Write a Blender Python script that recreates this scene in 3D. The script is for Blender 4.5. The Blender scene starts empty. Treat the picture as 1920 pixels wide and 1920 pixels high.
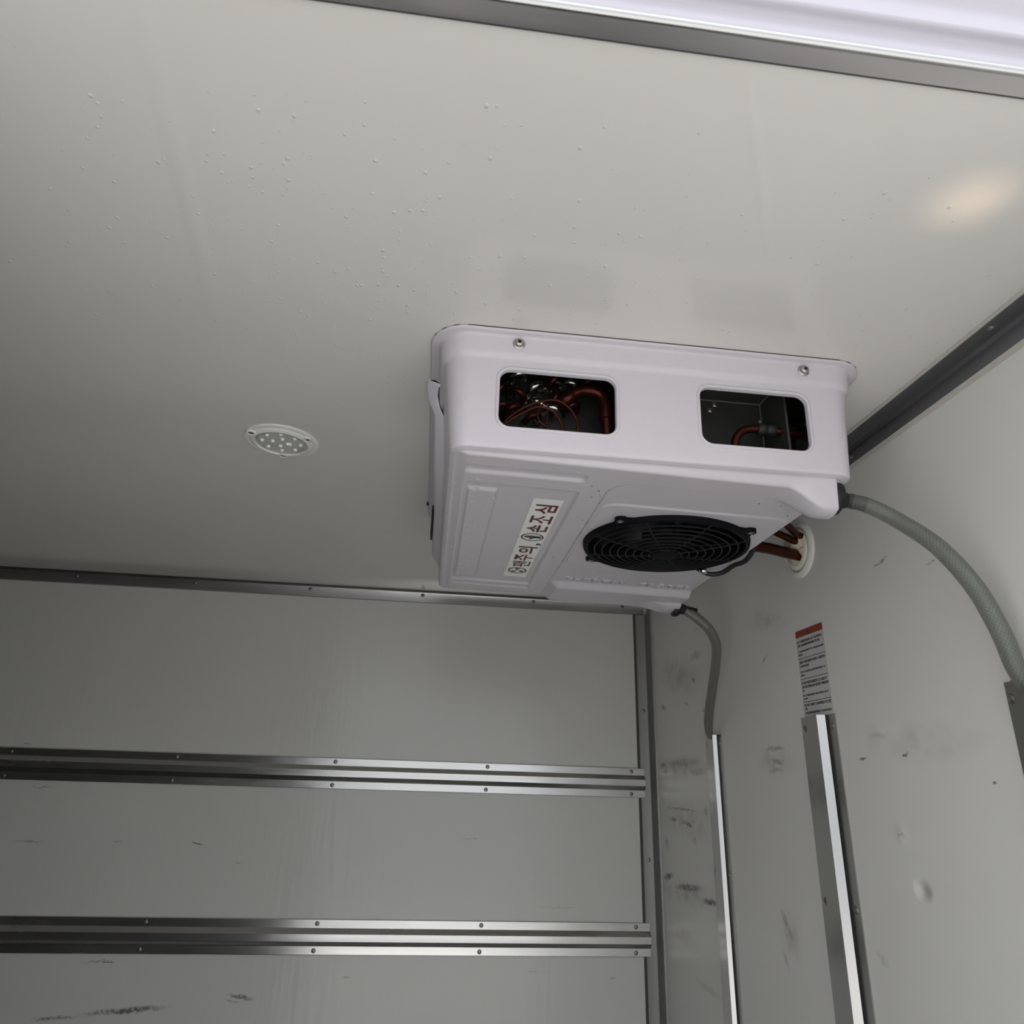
import bpy, bmesh, math, random
import numpy as np
from mathutils import Vector, Matrix

random.seed(7)
C = bpy.context.scene.collection
S = bpy.context.scene

# ------------------------------------------------------------------ camera
# World: X runs along the cargo box towards its front bulkhead, Y across it
# (side door at small Y, far side wall at Y=1.99), Z up; floor 0, ceiling 1.7.
def Rz(a): return Matrix.Rotation(a, 3, 'Z')
def Rx(a): return Matrix.Rotation(a, 3, 'X')
cam_d = bpy.data.cameras.new('camera')
cam = bpy.data.objects.new('camera', cam_d)
C.objects.link(cam)
R = Rz(-0.106585024) @ Rx(1.93661298) @ Rz(0.0315374563)
cam.matrix_world = Matrix.Translation((0, 0, 1.2)) @ R.to_4x4()
cam_d.sensor_width = 36.0
cam_d.lens = 1308.203 / 1920 * 36.0
cam_d.clip_start = 0.02
cam_d.dof.use_dof = True
cam_d.dof.focus_distance = 1.15
cam_d.dof.aperture_fstop = 12.0
S.camera = cam

# ------------------------------------------------------------------ light
world = bpy.data.worlds.new('overcast_sky')
S.world = world
world.use_nodes = True
bg = world.node_tree.nodes['Background']
bg.inputs[0].default_value = (0.93, 0.96, 1.0, 1)
bg.inputs[1].default_value = 1.0
# overcast sky: three times brighter overhead than at the horizon
_nt = world.node_tree
_tc = _nt.nodes.new('ShaderNodeTexCoord'); _sp = _nt.nodes.new('ShaderNodeSeparateXYZ'); _mr = _nt.nodes.new('ShaderNodeMapRange')
_nt.links.new(_tc.outputs['Generated'], _sp.inputs[0]); _nt.links.new(_sp.outputs[2], _mr.inputs[0])
_mr.inputs[1].default_value = 0.0; _mr.inputs[2].default_value = 1.0; _mr.inputs[3].default_value = 1.02; _mr.inputs[4].default_value = 3.5
_nt.links.new(_mr.outputs[0], bg.inputs[1])
S.view_settings.view_transform = 'Standard'
S.view_settings.look = 'None'
S.view_settings.gamma = 1.0
S.view_settings.use_curve_mapping = False
S.view_settings.exposure = 0.0
S.cycles.max_bounces = 14
S.cycles.diffuse_bounces = 8
S.cycles.transparent_max_bounces = 12

# veiled sun beside the truck: lights the yard in front of the door, not the inside
sd = bpy.data.lights.new('sun', 'SUN')
sd.energy = 5.8
sd.angle = math.radians(6)
sd.color = (1.0, 0.97, 0.93)
so = bpy.data.objects.new('sun', sd)
C.objects.link(so)
so.rotation_euler = Vector((.62, -.015, -.78)).to_track_quat('-Z', 'Y').to_euler()

# added unseen spot light that makes the warm patch on the ceiling (off frame)
ld = bpy.data.lights.new('added_warm_spot', 'SPOT')
ld.energy = 1.25
ld.color = (1.0, 0.74, 0.5)
ld.spot_size = math.radians(16)
ld.spot_blend = 1.0
ld.shadow_soft_size = 0.02
lo = bpy.data.objects.new('added_warm_spot', ld)
C.objects.link(lo)
lo.location = (0.575, 0.40, 1.46)
lo.rotation_euler = (Vector((0.455, 0.437, 1.70)) - Vector(lo.location)).to_track_quat('-Z', 'Y').to_euler()

# ------------------------------------------------------------------ materials
def new_mat(name):
    m = bpy.data.materials.new(name)
    m.use_nodes = True
    nt = m.node_tree
    return m, nt, nt.nodes['Principled BSDF']

def lk(nt, a, b): nt.links.new(a, b)

def math_n(nt, op, a, b=None, c=None, clamp=False):
    n = nt.nodes.new('ShaderNodeMath'); n.operation = op; n.use_clamp = clamp
    for i, v in enumerate((a, b, c)):
        if v is None: continue
        if isinstance(v, (int, float)): n.inputs[i].default_value = v
        else: lk(nt, v, n.inputs[i])
    return n.outputs[0]

def coord(nt): return nt.nodes.new('ShaderNodeTexCoord').outputs['Object']

def noise(nt, vec, scale, detail=3, rough=0.5, stretch=None):
    if stretch:
        mp = nt.nodes.new('ShaderNodeMapping'); mp.inputs['Scale'].default_value = stretch
        lk(nt, vec, mp.inputs['Vector']); vec = mp.outputs[0]
    n = nt.nodes.new('ShaderNodeTexNoise')
    n.inputs['Scale'].default_value = scale; n.inputs['Detail'].default_value = detail
    n.inputs['Roughness'].default_value = rough
    lk(nt, vec, n.inputs['Vector'])
    return n.outputs[0]

def maprange(nt, v, a, b, c, d, smooth=True):
    n = nt.nodes.new('ShaderNodeMapRange')
    if smooth: n.interpolation_type = 'SMOOTHSTEP'
    lk(nt, v, n.inputs[0])
    for i, x in enumerate((a, b, c, d)): n.inputs[i+1].default_value = x
    return n.outputs[0]

def bump(nt, h, strength, dist, normal=None):
    b = nt.nodes.new('ShaderNodeBump')
    b.inputs['Strength'].default_value = strength; b.inputs['Distance'].default_value = dist
    lk(nt, h, b.inputs['Height'])
    if normal: lk(nt, normal, b.inputs['Normal'])
    return b.outputs[0]

def mixc(nt, f, a, b):
    n = nt.nodes.new('ShaderNodeMix'); n.data_type = 'RGBA'
    if isinstance(f, float): n.inputs[0].default_value = f
    else: lk(nt, f, n.inputs[0])
    for i, v in ((6, a), (7, b)):
        if isinstance(v, tuple): n.inputs[i].default_value = (*v, 1)
        else: lk(nt, v, n.inputs[i])
    return n.outputs[2]

def plain(name, col, rough=0.5, metal=0.0, grain=0.0, gscale=60, bstr=0.0, bscale=300, spec=0.5, stretch=None):
    """Plain procedural material: a colour with a fine noise grain and relief."""
    m, nt, p = new_mat(name)
    v = coord(nt)
    f = noise(nt, v, gscale, stretch=stretch)
    k = 1 - grain
    lk(nt, mixc(nt, f, tuple(c*k for c in col), tuple(min(1, c*(1+grain*.5)) for c in col)), p.inputs['Base Color'])
    p.inputs['Roughness'].default_value = rough
    p.inputs['Metallic'].default_value = metal
    p.inputs['Specular IOR Level'].default_value = spec
    if bstr: lk(nt, bump(nt, noise(nt, v, bscale, stretch=stretch), bstr, 0.001), p.inputs['Normal'])
    return m

def panel_mat(name, col, rough, axis, marks=(), dents=(), stretch=(1, 1, 1), wav=0.3, streaks=(), wash=()):
    """Glossy white sandwich panel: fine relief, gentle waves, scuffs and dents of their own shape.
    marks: (u, v, half_length, half_width, angle, darkness) in the plane of the panel."""
    m, nt, p = new_mat(name)
    v = coord(nt)
    big = noise(nt, v, 2.2, 4)
    base = mixc(nt, maprange(nt, big, .35, .7, 0, 1), tuple(c*.965 for c in col), col)
    # distorted coordinates make the scuffs ragged
    nz = nt.nodes.new('ShaderNodeTexNoise'); nz.inputs['Scale'].default_value = 70; nz.inputs['Detail'].default_value = 3
    lk(nt, v, nz.inputs['Vector'])
    vm = nt.nodes.new('ShaderNodeVectorMath'); vm.operation = 'MULTIPLY_ADD'
    lk(nt, nz.outputs['Color'], vm.inputs[0]); vm.inputs[1].default_value = (.012,)*3; lk(nt, v, vm.inputs[2])
    vd = vm.outputs[0]
    off = .006
    total = None
    fine = noise(nt, v, 170, 4, .65)
    gate = maprange(nt, fine, .36, .56, .25, 1)
    def plane(u, w):
        return (0, u, w) if axis == 'x' else (u, 0, w) if axis == 'y' else (u, w, 0)
    def mask(src, u, w, a, b, ang, o, inner=.25):
        mp = nt.nodes.new('ShaderNodeMapping'); mp.vector_type = 'TEXTURE'
        loc = [q + o for q in plane(u, w)]
        mp.inputs['Location'].default_value = loc
        r = math.radians(ang)
        big = 1e4
        if axis == 'x': mp.inputs['Rotation'].default_value = (r, 0, 0); mp.inputs['Scale'].default_value = (big, a, b)
        elif axis == 'y': mp.inputs['Rotation'].default_value = (0, -r, 0); mp.inputs['Scale'].default_value = (a, big, b)
        else: mp.inputs['Rotation'].default_value = (0, 0, r); mp.inputs['Scale'].default_value = (a, b, big)
        lk(nt, src, mp.inputs['Vector'])
        ln = nt.nodes.new('ShaderNodeVectorMath'); ln.operation = 'LENGTH'
        lk(nt, mp.outputs[0], ln.inputs[0])
        return maprange(nt, ln.outputs['Value'], inner, 1, 1, 0)
    for (u, w, a, b, ang, dk) in marks:
        k = math_n(nt, 'MULTIPLY', mask(vd, u, w, a, b, ang, off), min(1, dk*1.25))
        total = k if total is None else math_n(nt, 'MAXIMUM', total, k)
    colr = base
    if wash:
        t2 = None
        for (u, w, a, b, ang, dk) in wash:
            k = math_n(nt, 'MULTIPLY', mask(vd, u, w, a, b, ang, off, .0), min(1, dk*1.6))
            t2 = k if t2 is None else math_n(nt, 'MAXIMUM', t2, k)
        g2 = maprange(nt, noise(nt, v, 28, 5, .6, stretch), .35, .65, .25, 1)
        colr = mixc(nt, math_n(nt, 'MULTIPLY', t2, g2), colr, (.20, .17, .14))
    if total is not None:
        colr = mixc(nt, math_n(nt, 'MULTIPLY', total, gate), colr, (.03, .027, .025))
    lk(nt, colr, p.inputs['Base Color'])
    p.inputs['Roughness'].default_value = rough
    nrm = bump(nt, noise(nt, v, 420, 2), .12, .0006)
    nrm = bump(nt, noise(nt, v, 9, 2, .5, stretch), wav, .006, nrm)
    for (u, w, a, b, ang, hgt) in dents:
        nrm = bump(nt, mask(v, u, w, a, b, ang, 0, 0.0), 1.0, hgt, nrm)
    lk(nt, nrm, p.inputs['Normal'])
    return m

RW_MARKS = [(1.875, 1.392, .03, .008, 15, .5), (1.70, 1.386, .02, .005, 20, .35), (1.90, 1.247, .035, .008, 0, .55), (1.75, 1.25, .16, .012, 0, .28),
  (1.885, 1.231, .03, .010, 0, .5), (1.66, 1.230, .07, .012, 0, .33), (1.84, 1.119, .035, .007, 0, .6), (1.74, 1.114, .05, .006, 4, .55),
  (1.78, 1.145, .15, .0035, 0, .5), (1.62, 1.148, .018, .016, 0, .3), (1.90, .985, .05, .010, -12, .75), (1.76, .978, .11, .010, -6, .7),
  (1.63, .967, .07, .010, -3, .7), (1.265, 1.266, .045, .006, 0, .42), (1.262, 1.244, .03, .006, 10, .45), (1.268, 1.229, .034, .006, 0, .3),
  (1.0, 1.244, .013, .0028, -8, .75), (.903, 1.2455, .010, .0022, -24, .85), (.955, 1.272, .03, .006, 0, .15), (1.27, 1.427, .022, .004, -20, .45),
  (.89, 1.5055, .022, .0030, -10, .6), (.788, 1.476, .018, .0024, -10, .35), (1.285, .985, .035, .010, 50, .35), (1.30, .93, .02, .008, 60, .25),
  (.757, 1.212, .005, .003, 0, .7), (.938, 1.147, .012, .003, 0, .3), (1.02, .99, .018, .008, 30, .2), (1.645, 1.436, .02, .007, 25, .45),
  (1.61, 1.55, .016, .005, 0, .25), (1.62, 1.49, .05, .014, 0, .3), (1.58, 1.36, .035, .006, 0, .35), (1.9, 1.06, .02, .02, 0, .3), (1.7, 1.08, .014, .012, 0, .35)]
RW_WASH = [(1.76, 1.24, .22, .035, 0, .40), (1.75, 1.12, .22, .05, 0, .25), (1.75, 1.46, .2, .07, 10, .28), (1.75, .965, .24, .035, -5, .33), (1.27, 1.245, .09, .035, 0, .22),
  (1.25, 1.5, .10, .03, 15, .22), (.86, 1.26, .14, .035, 0, .13), (1.28, .97, .06, .05, 0, .2), (1.66, .80, .12, .012, 0, .2), (1.8, .87, .12, .03, 0, .16)]
BW_MARKS = [(-.545, 1.0295, .022, .0028, -8, .65), (-.645, .679, .12, .008, 4, .62), (-.39, .706, .04, .005, -8, .55), (-.405, .697, .022, .003, -10, .4), (-.70, .774, .020, .003, 0, .85),
  (-.72, .777, .05, .003, 6, .35), (-.94, 1.025, .045, .0025, 0, .4), (-.736, 1.029, .018, .0022, 0, .5), (-.438, .988, .012, .002, 0, .5), (-.15, .744, .014, .003, 0, .35),
  (.135, 1.053, .03, .002, 4, .25), (.37, .899, .08, .0016, 0, .2), (-.94, 1.147, .03, .0025, 0, .4), (-1.0, 1.248, .014, .002, 0, .4), (-.79, .665, .06, .005, 3, .5),
  (.30, .76, .02, .002, 0, .25), (.5, .745, .01, .002, 0, .5)]

M = {}
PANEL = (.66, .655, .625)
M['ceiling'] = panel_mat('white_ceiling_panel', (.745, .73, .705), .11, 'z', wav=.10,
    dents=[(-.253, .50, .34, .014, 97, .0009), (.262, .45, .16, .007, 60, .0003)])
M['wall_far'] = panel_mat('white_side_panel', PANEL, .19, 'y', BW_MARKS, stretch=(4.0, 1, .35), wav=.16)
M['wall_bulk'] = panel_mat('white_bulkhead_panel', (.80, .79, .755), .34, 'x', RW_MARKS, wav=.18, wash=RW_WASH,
    dents=[(.912, 1.086, .020, .016, 0, -.0045), (.938, 1.147, .02, .02, 0, .0012), (.955, 1.27, .03, .03, 0, .0010), (.905, 1.27, .03, .02, 0, -.0012), (1.235, .985, .03, .04, 0, .001)])
M['panel'] = plain('grey_panel', (.28, .28, .27), .4, grain=.03)
M['floor'] = plain('dark_floor_plate', (.05, .05, .048), .45, .2, grain=.15, gscale=25, bstr=.2)
M['ground'] = plain('pale_concrete_ground', (.42, .41, .39), .9, grain=.25, gscale=4, bstr=.3, bscale=40)

def metal_mat(name, col, rough, stretch, grain=.12):
    m, nt, p = new_mat(name)
    v = coord(nt)
    f = noise(nt, v, 30, 4, .6, stretch)
    lk(nt, mixc(nt, f, tuple(c*(1-grain) for c in col), col), p.inputs['Base Color'])
    p.inputs['Metallic'].default_value = 1.0
    lk(nt, maprange(nt, noise(nt, v, 18, 4, .6, stretch), .3, .7, rough*.8, rough*1.25), p.inputs['Roughness'])
    lk(nt, bump(nt, noise(nt, v, 120, 3, .6, stretch), .12, .0008), p.inputs['Normal'])
    return m
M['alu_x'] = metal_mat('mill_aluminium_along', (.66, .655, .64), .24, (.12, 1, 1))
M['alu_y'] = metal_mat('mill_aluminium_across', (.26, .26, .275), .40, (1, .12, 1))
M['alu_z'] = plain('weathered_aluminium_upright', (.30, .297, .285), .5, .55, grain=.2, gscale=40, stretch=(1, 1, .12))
M['alu_trim'] = metal_mat('grey_aluminium_angle', (.42, .415, .405), .34, (.12, 1, 1))
M['alu_cover'] = metal_mat('bright_aluminium_cover', (.50, .495, .49), .22, (1, 1, .1), .06)
M['alu_dull'] = metal_mat('dull_grey_aluminium', (.80, .77, .78), .46, (.1, 1, 1))
M['alu_bright'] = metal_mat('polished_aluminium_edge', (.56, .56, .555), .25, (.1, 1, 1), .04)
M['frame_paint'] = plain('pale_frame_paint', (.50, .48, .545), .35, .0, grain=.04)
M['sealant'] = plain('pale_sealant', (.55, .53, .49), .6, grain=.1)
M['dark_seam'] = plain('dark_joint_sealant', (.06, .058, .055), .7, grain=.2)
M['screw'] = plain('zinc_screw', (.46, .44, .42), .34, 1.0, grain=.2, gscale=400)
M['rivet'] = plain('grey_rivet', (.30, .29, .28), .4, 1.0, grain=.2, gscale=400)
M['hole'] = plain('black_recess', (.012, .012, .012), .6, grain=.3)
M['plastic'] = plain('white_moulded_plastic', (.61, .58, .625), .28, grain=.025, gscale=90, bstr=.06, bscale=500)
M['plastic_in'] = plain('shaded_inner_plastic', (.55, .53, .55), .5, grain=.05)
M['black'] = plain('black_fan_plastic', (.005, .005, .007), .55, grain=.3, spec=.10)
M['black_gloss'] = plain('black_fan_blade', (.008, .008, .010), .35, grain=.2, spec=.25)
M['wire'] = plain('black_painted_wire', (.018, .018, .020), .5, grain=.2, spec=.25)
M['rubber'] = plain('black_rubber', (.012, .011, .014), .55, grain=.3)
M['copper'] = plain('tarnished_copper', (.075, .018, .010), .36, .8, grain=.35, gscale=50)
M['solder'] = plain('silver_solder', (.75, .74, .70), .22, 1.0, grain=.2, gscale=200, bstr=.4, bscale=150)
M['solder_dull'] = plain('dull_seam_metal', (.30, .30, .28), .5, .6, grain=.2)
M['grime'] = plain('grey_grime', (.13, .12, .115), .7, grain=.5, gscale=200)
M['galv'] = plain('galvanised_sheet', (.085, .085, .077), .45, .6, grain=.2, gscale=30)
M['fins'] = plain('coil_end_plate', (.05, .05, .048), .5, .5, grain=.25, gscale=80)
M['label'] = plain('white_label_film', (.93, .94, .92), .35, grain=.03)
M['red_ink'] = plain('dark_red_ink', (.11, .004, .003), .45, grain=.2, gscale=300)
M['grey_ink'] = plain('dark_grey_ink', (.05, .045, .04), .5, grain=.2, gscale=300)
M['sticker'] = plain('pale_sticker_film', (.60, .595, .59), .35, grain=.03)
M['orange'] = plain('orange_red_print', (.30, .042, .012), .4, grain=.12, gscale=200)
M['ink'] = plain('black_ink', (.045, .043, .042), .5, grain=.3, gscale=500)
M['grommet'] = plain('ivory_plastic_ring', (.80, .79, .72), .35, grain=.04)
M['putty'] = plain('sealing_putty', (.62, .55, .44), .7, grain=.3, gscale=120, bstr=.6, bscale=90)
M['led'] = plain('white_led_dome', (.95, .95, .93), .15, grain=.02)
M['lamp_white'] = plain('white_lamp_rim', (.85, .85, .82), .25, grain=.03)
M['lamp_grey'] = plain('grey_lamp_board', (.56, .56, .54), .35, grain=.12, gscale=150)

def clear_mat(name, col, rough, trans, alpha=1.0):
    m, nt, p = new_mat(name)
    f = noise(nt, coord(nt), 120)
    lk(nt, mixc(nt, f, tuple(c*.94 for c in col), col), p.inputs['Base Color'])
    p.inputs['Roughness'].default_value = rough
    p.inputs['Transmission Weight'].default_value = trans
    p.inputs['IOR'].default_value = 1.33
    p.inputs['Alpha'].default_value = alpha
    return m
M['bead'] = plain('bead_of_water_on_white', (.62, .605, .62), .06, grain=.05)
M['bead_ceiling'] = plain('bead_of_water_on_ceiling', (.66, .65, .625), .22, grain=.05)
M['water'] = clear_mat('water', (.97, .98, .97), .04, .85)

def hose_mat(name, c1, c2, trans, alpha):
    """Translucent reinforced hose: braid drawn along the tube's own UVs."""
    m, nt, p = new_mat(name)
    uv = nt.nodes.new('ShaderNodeTexCoord').outputs['UV']
    sp = nt.nodes.new('ShaderNodeSeparateXYZ'); lk(nt, uv, sp.inputs[0])
    a = math_n(nt, 'MULTIPLY', sp.outputs[0], 14.0)
    b = math_n(nt, 'MULTIPLY', sp.outputs[1], 210.0)
    def wave(s):
        t = math_n(nt, 'FRACT', math_n(nt, 'ADD', math_n(nt, 'MULTIPLY', a, s), b))
        return math_n(nt, 'ABSOLUTE', math_n(nt, 'SUBTRACT', t, .5))
    k = math_n(nt, 'MAXIMUM', wave(1.0), wave(-1.0))
    k = maprange(nt, k, .34, .48, 0, 1)
    lk(nt, mixc(nt, k, c1, c2), p.inputs['Base Color'])
    p.inputs['Roughness'].default_value = .22
    p.inputs['Transmission Weight'].default_value = trans
    p.inputs['IOR'].default_value = 1.45
    p.inputs['Alpha'].default_value = alpha
    lk(nt, bump(nt, k, .3, .0006), p.inputs['Normal'])
    return m
M['hose'] = hose_mat('clear_braided_hose', (.17, .18, .16), (.32, .335, .305), .45, .80)
M['hose_grey'] = hose_mat('grey_braided_hose', (.16, .155, .14), (.22, .215, .195), .15, 1.0)
M['hose_end'] = plain('dark_hose_tail', (.05, .055, .05), .3, grain=.3)

# ------------------------------------------------------------------ mesh helpers
def link(o, parent=None, label=None, cat=None, group=None, kind=None):
    C.objects.link(o)
    if parent: o.parent = parent
    for k, v in (('label', label), ('category', cat), ('group', group), ('kind', kind)):
        if v: o[k] = v
    return o

def from_bm(name, bm, mat, parent=None, smooth=None, **kw):
    me = bpy.data.meshes.new(name)
    bm.normal_update()
    bm.to_mesh(me); bm.free()
    me.materials.append(mat)
    if smooth is not None:
        me.shade_smooth()
        if smooth < 180: me.set_sharp_from_angle(angle=math.radians(smooth))
    return link(bpy.data.objects.new(name, me), parent, **kw)

def from_data(name, v, f, mat, parent=None, smooth=None, **kw):
    me = bpy.data.meshes.new(name)
    me.from_pydata([tuple(map(float, p)) for p in v], [], f)
    me.update()
    me.materials.append(mat)
    if smooth is not None:
        me.shade_smooth()
        if smooth < 180: me.set_sharp_from_angle(angle=math.radians(smooth))
    return link(bpy.data.objects.new(name, me), parent, **kw)

def empty(name, loc, label, cat, group=None):
    o = bpy.data.objects.new(name, None)
    o.location = loc; o.empty_display_size = .05
    return link(o, None, label, cat, group)

def keep_world(child, parent):
    child.parent = parent
    child.matrix_parent_inverse = Matrix.Translation(parent.location).inverted()
    return child

def box_bm(bm, a, b, bevel=0.0):
    r = bmesh.ops.create_cube(bm, size=1.0)
    vs = r['verts']
    for v in vs:
        v.co = Vector([a[i] if v.co[i] < 0 else b[i] for i in range(3)])
    if bevel:
        es = list({e for v in vs for e in v.link_edges})
        bmesh.ops.bevel(bm, geom=es, offset=bevel, segments=2, affect='EDGES', profile=.5)
    return vs

def box(name, a, b, mat, parent=None, bevel=0.0, **kw):
    bm = bmesh.new(); box_bm(bm, a, b, bevel)
    return from_bm(name, bm, mat, parent, 40 if bevel else None, **kw)

def extrude_profile(name, prof, axis, t0, t1, mat, parent=None, smooth=30, thick=None, closed=False, **kw):
    """Extrude a 2D profile along an axis. prof: list of (p, q); axis 'x' -> (y,z), 'z' -> (x,y), 'y' -> (x,z)."""
    n = len(prof)
    def P(p, q, t):
        return (t, p, q) if axis == 'x' else (p, q, t) if axis == 'z' else (p, t, q)
    pts = list(prof)
    if thick:       # give an open profile a real thickness
        P2 = []
        for i, (p, q) in enumerate(pts):
            a = pts[max(i-1, 0)]; b = pts[min(i+1, n-1)]
            dx, dy = b[0]-a[0], b[1]-a[1]; l = math.hypot(dx, dy) or 1
            P2.append((p - dy/l*thick, q + dx/l*thick))
        pts = pts + P2[::-1]; closed = True
    m = len(pts)
    v = [P(p, q, t0) for p, q in pts] + [P(p, q, t1) for p, q in pts]
    f = [(i, (i+1) % m, m+(i+1) % m, m+i) for i in range(m if closed else m-1)]
    bm = bmesh.new()
    bv = [bm.verts.new(p) for p in v]
    for q in f: bm.faces.new([bv[i] for i in q])
    if closed:
        if thick:
            for i in range(n-1):
                j = m-1-i
                bm.faces.new([bv[i+1], bv[i], bv[j], bv[j-1]])
                bm.faces.new([bv[m+i], bv[m+i+1], bv[m+j-1], bv[m+j]])
        else:
            bm.faces.new(bv[:m][::-1]); bm.faces.new(bv[m:])
    bmesh.ops.recalc_face_normals(bm, faces=bm.faces)
    return from_bm(name, bm, mat, parent, smooth, **kw)

def catmull(pts, n=10):
    pts = [Vector(p) for p in pts]
    P = [2*pts[0]-pts[1]] + pts + [2*pts[-1]-pts[-2]]
    out = []
    for i in range(1, len(P)-2):
        for k in range(n):
            t = k/n
            a, b, c, d = P[i-1], P[i], P[i+1], P[i+2]
            out.append(.5*((2*b)+(c-a)*t+(2*a-5*b+4*c-d)*t*t+(3*b-a-3*c+d)*t**3))
    out.append(pts[-1])
    return out

def tube_into(bm, path, r, seg=12, cap=True, uv=False):
    path = [Vector(p) for p in path]
    n = len(path)
    rr = r if callable(r) else (lambda t: r)
    T = [(path[min(i+1, n-1)]-path[max(i-1, 0)]).normalized() for i in range(n)]
    up = Vector((0, 0, 1)) if abs(T[0].z) < .9 else Vector((1, 0, 0))
    N = (up - T[0]*up.dot(T[0])).normalized()
    rings = []; L = 0; lens = []
    for i in range(n):
        if i:
            N = (N - T[i]*N.dot(T[i])).normalized(); L += (path[i]-path[i-1]).length
        B = T[i].cross(N)
        lens.append(L)
        q = rr(i/(n-1))
        rings.append([bm.verts.new(path[i]+(N*math.cos(2*math.pi*k/seg)+B*math.sin(2*math.pi*k/seg))*q) for k in range(seg)])
    layer = bm.loops.layers.uv.verify() if uv else None
    for i in range(n-1):
        for k in range(seg):
            f = bm.faces.new([rings[i][k], rings[i][(k+1) % seg], rings[i+1][(k+1) % seg], rings[i+1][k]])
            if layer:
                for l, (u, w) in zip(f.loops, ((k, i), (k+1, i), (k+1, i+1), (k, i+1))):
                    l[layer].uv = (u/seg, lens[w])
    if cap:
        bm.faces.new(rings[0][::-1]); bm.faces.new(rings[-1])

def tube(name, path, r, mat, parent=None, seg=12, cap=True, uv=False, **kw):
    bm = bmesh.new(); tube_into(bm, path, r, seg, cap, uv)
    return from_bm(name, bm, mat, parent, 50, **kw)

def lathe_bm(bm, prof, seg, M4=Matrix()):
    """prof: (r, h) list revolved about local Z."""
    rings = []
    for r, h in prof:
        if r < 1e-6: rings.append([bm.verts.new(M4 @ Vector((0, 0, h)))])
        else: rings.append([bm.verts.new(M4 @ Vector((r*math.cos(2*math.pi*k/seg), r*math.sin(2*math.pi*k/seg), h))) for k in range(seg)])
    for a, b in zip(rings, rings[1:]):
        for k in range(seg):
            k2 = (k+1) % seg
            if len(a) == 1 and len(b) == 1: continue
            if len(a) == 1: bm.faces.new([a[0], b[k], b[k2]])
            elif len(b) == 1: bm.faces.new([a[k], a[k2], b[0]])
            else: bm.faces.new([a[k], a[k2], b[k2], b[k]])

def lathe(name, prof, seg, M4, mat, parent=None, smooth=40, **kw):
    bm = bmesh.new(); lathe_bm(bm, prof, seg, M4)
    bmesh.ops.recalc_face_normals(bm, faces=bm.faces)
    return from_bm(name, bm, mat, parent, smooth, **kw)

def basis(loc, zdir, xhint=(1, 0, 0)):
    z = Vector(zdir).normalized(); x = Vector(xhint)
    x = (x - z*x.dot(z))
    if x.length < 1e-5: x = Vector((0, 1, 0)); x = x - z*x.dot(z)
    x.normalize(); y = z.cross(x)
    m = Matrix((x, y, z)).transposed().to_4x4(); m.translation = Vector(loc)
    return m

# one mesh per screw kind, shared by every copy
def screw_mesh(name, r, mat, h=None):
    h = h or r*.5
    bm = bmesh.new()
    lathe_bm(bm, [(r*1.35, -.0004), (r*1.35, h*.2), (r*1.02, h*.25), (r, h*.55), (r*.72, h*.95), (r*.36, h), (r*.34, h*.55), (0, h*.5)], 14)
    for a in (0, math.pi/2):           # cross recess: two small dark slots sunk in the crown
        pass
    bmesh.ops.recalc_face_normals(bm, faces=bm.faces)
    me = bpy.data.meshes.new(name); bm.to_mesh(me); bm.free()
    me.materials.append(mat); me.shade_smooth(); me.set_sharp_from_angle(angle=math.radians(40))
    return me
SCREW = screw_mesh('screw', .0042, M['screw'])
RIVET = screw_mesh('rivet', .0042, M['rivet'])
SMALL = screw_mesh('small_screw', .0034, M['screw'])

def put(mesh, name, loc, zdir, parent, spin=0.0):
    o = bpy.data.objects.new(name, mesh)
    o.matrix_world = basis(loc, zdir) @ Matrix.Rotation(spin, 4, 'Z')
    C.objects.link(o)
    if parent:
        o.parent = parent
        w = parent.matrix_world if parent.parent else Matrix.Translation(parent.location)
        o.matrix_parent_inverse = Matrix.Translation(parent.location).inverted() if parent.type == 'EMPTY' else Matrix()
    return o

L, D, H = .6265, 1.99, 1.70
XR = -2.2          # rear end of the box
YN = .337          # inner face of the near side wall

# ------------------------------------------------------------------ setting
def struct(name, a, b, mat, bevel=0.0, **kw):
    return box(name, a, b, mat, None, bevel, kind='structure', **kw)

ground = struct('ground', (-9, -9, -1.0), (9, 9, -.9), M['ground'])
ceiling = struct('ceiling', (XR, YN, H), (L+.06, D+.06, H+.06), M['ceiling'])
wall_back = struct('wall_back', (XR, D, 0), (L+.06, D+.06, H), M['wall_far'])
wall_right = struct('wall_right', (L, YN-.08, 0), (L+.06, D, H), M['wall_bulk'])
struct('wall_left', (XR-.06, YN-.08, -.06), (XR, D+.06, H+.06), M['panel'])
struct('floor', (XR, YN-.08, -.06), (L+.06, D+.06, 0), M['floor'])
# near side wall with the open doorway the photo was taken through
bm = bmesh.new()
box_bm(bm, (XR, YN-.08, 0), (-.47, YN-.002, H))
box_bm(bm, (.60, YN-.08, 0), (L, YN-.002, H))
from_bm('wall_front', bm, M['panel'], kind='structure')

# aluminium angles in the corners
def screws_on(parent, pts, zdir, mesh=RIVET, name='rivet'):
    for i, p in enumerate(pts):
        put(mesh, name, p, zdir, parent, i*.7)

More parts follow.
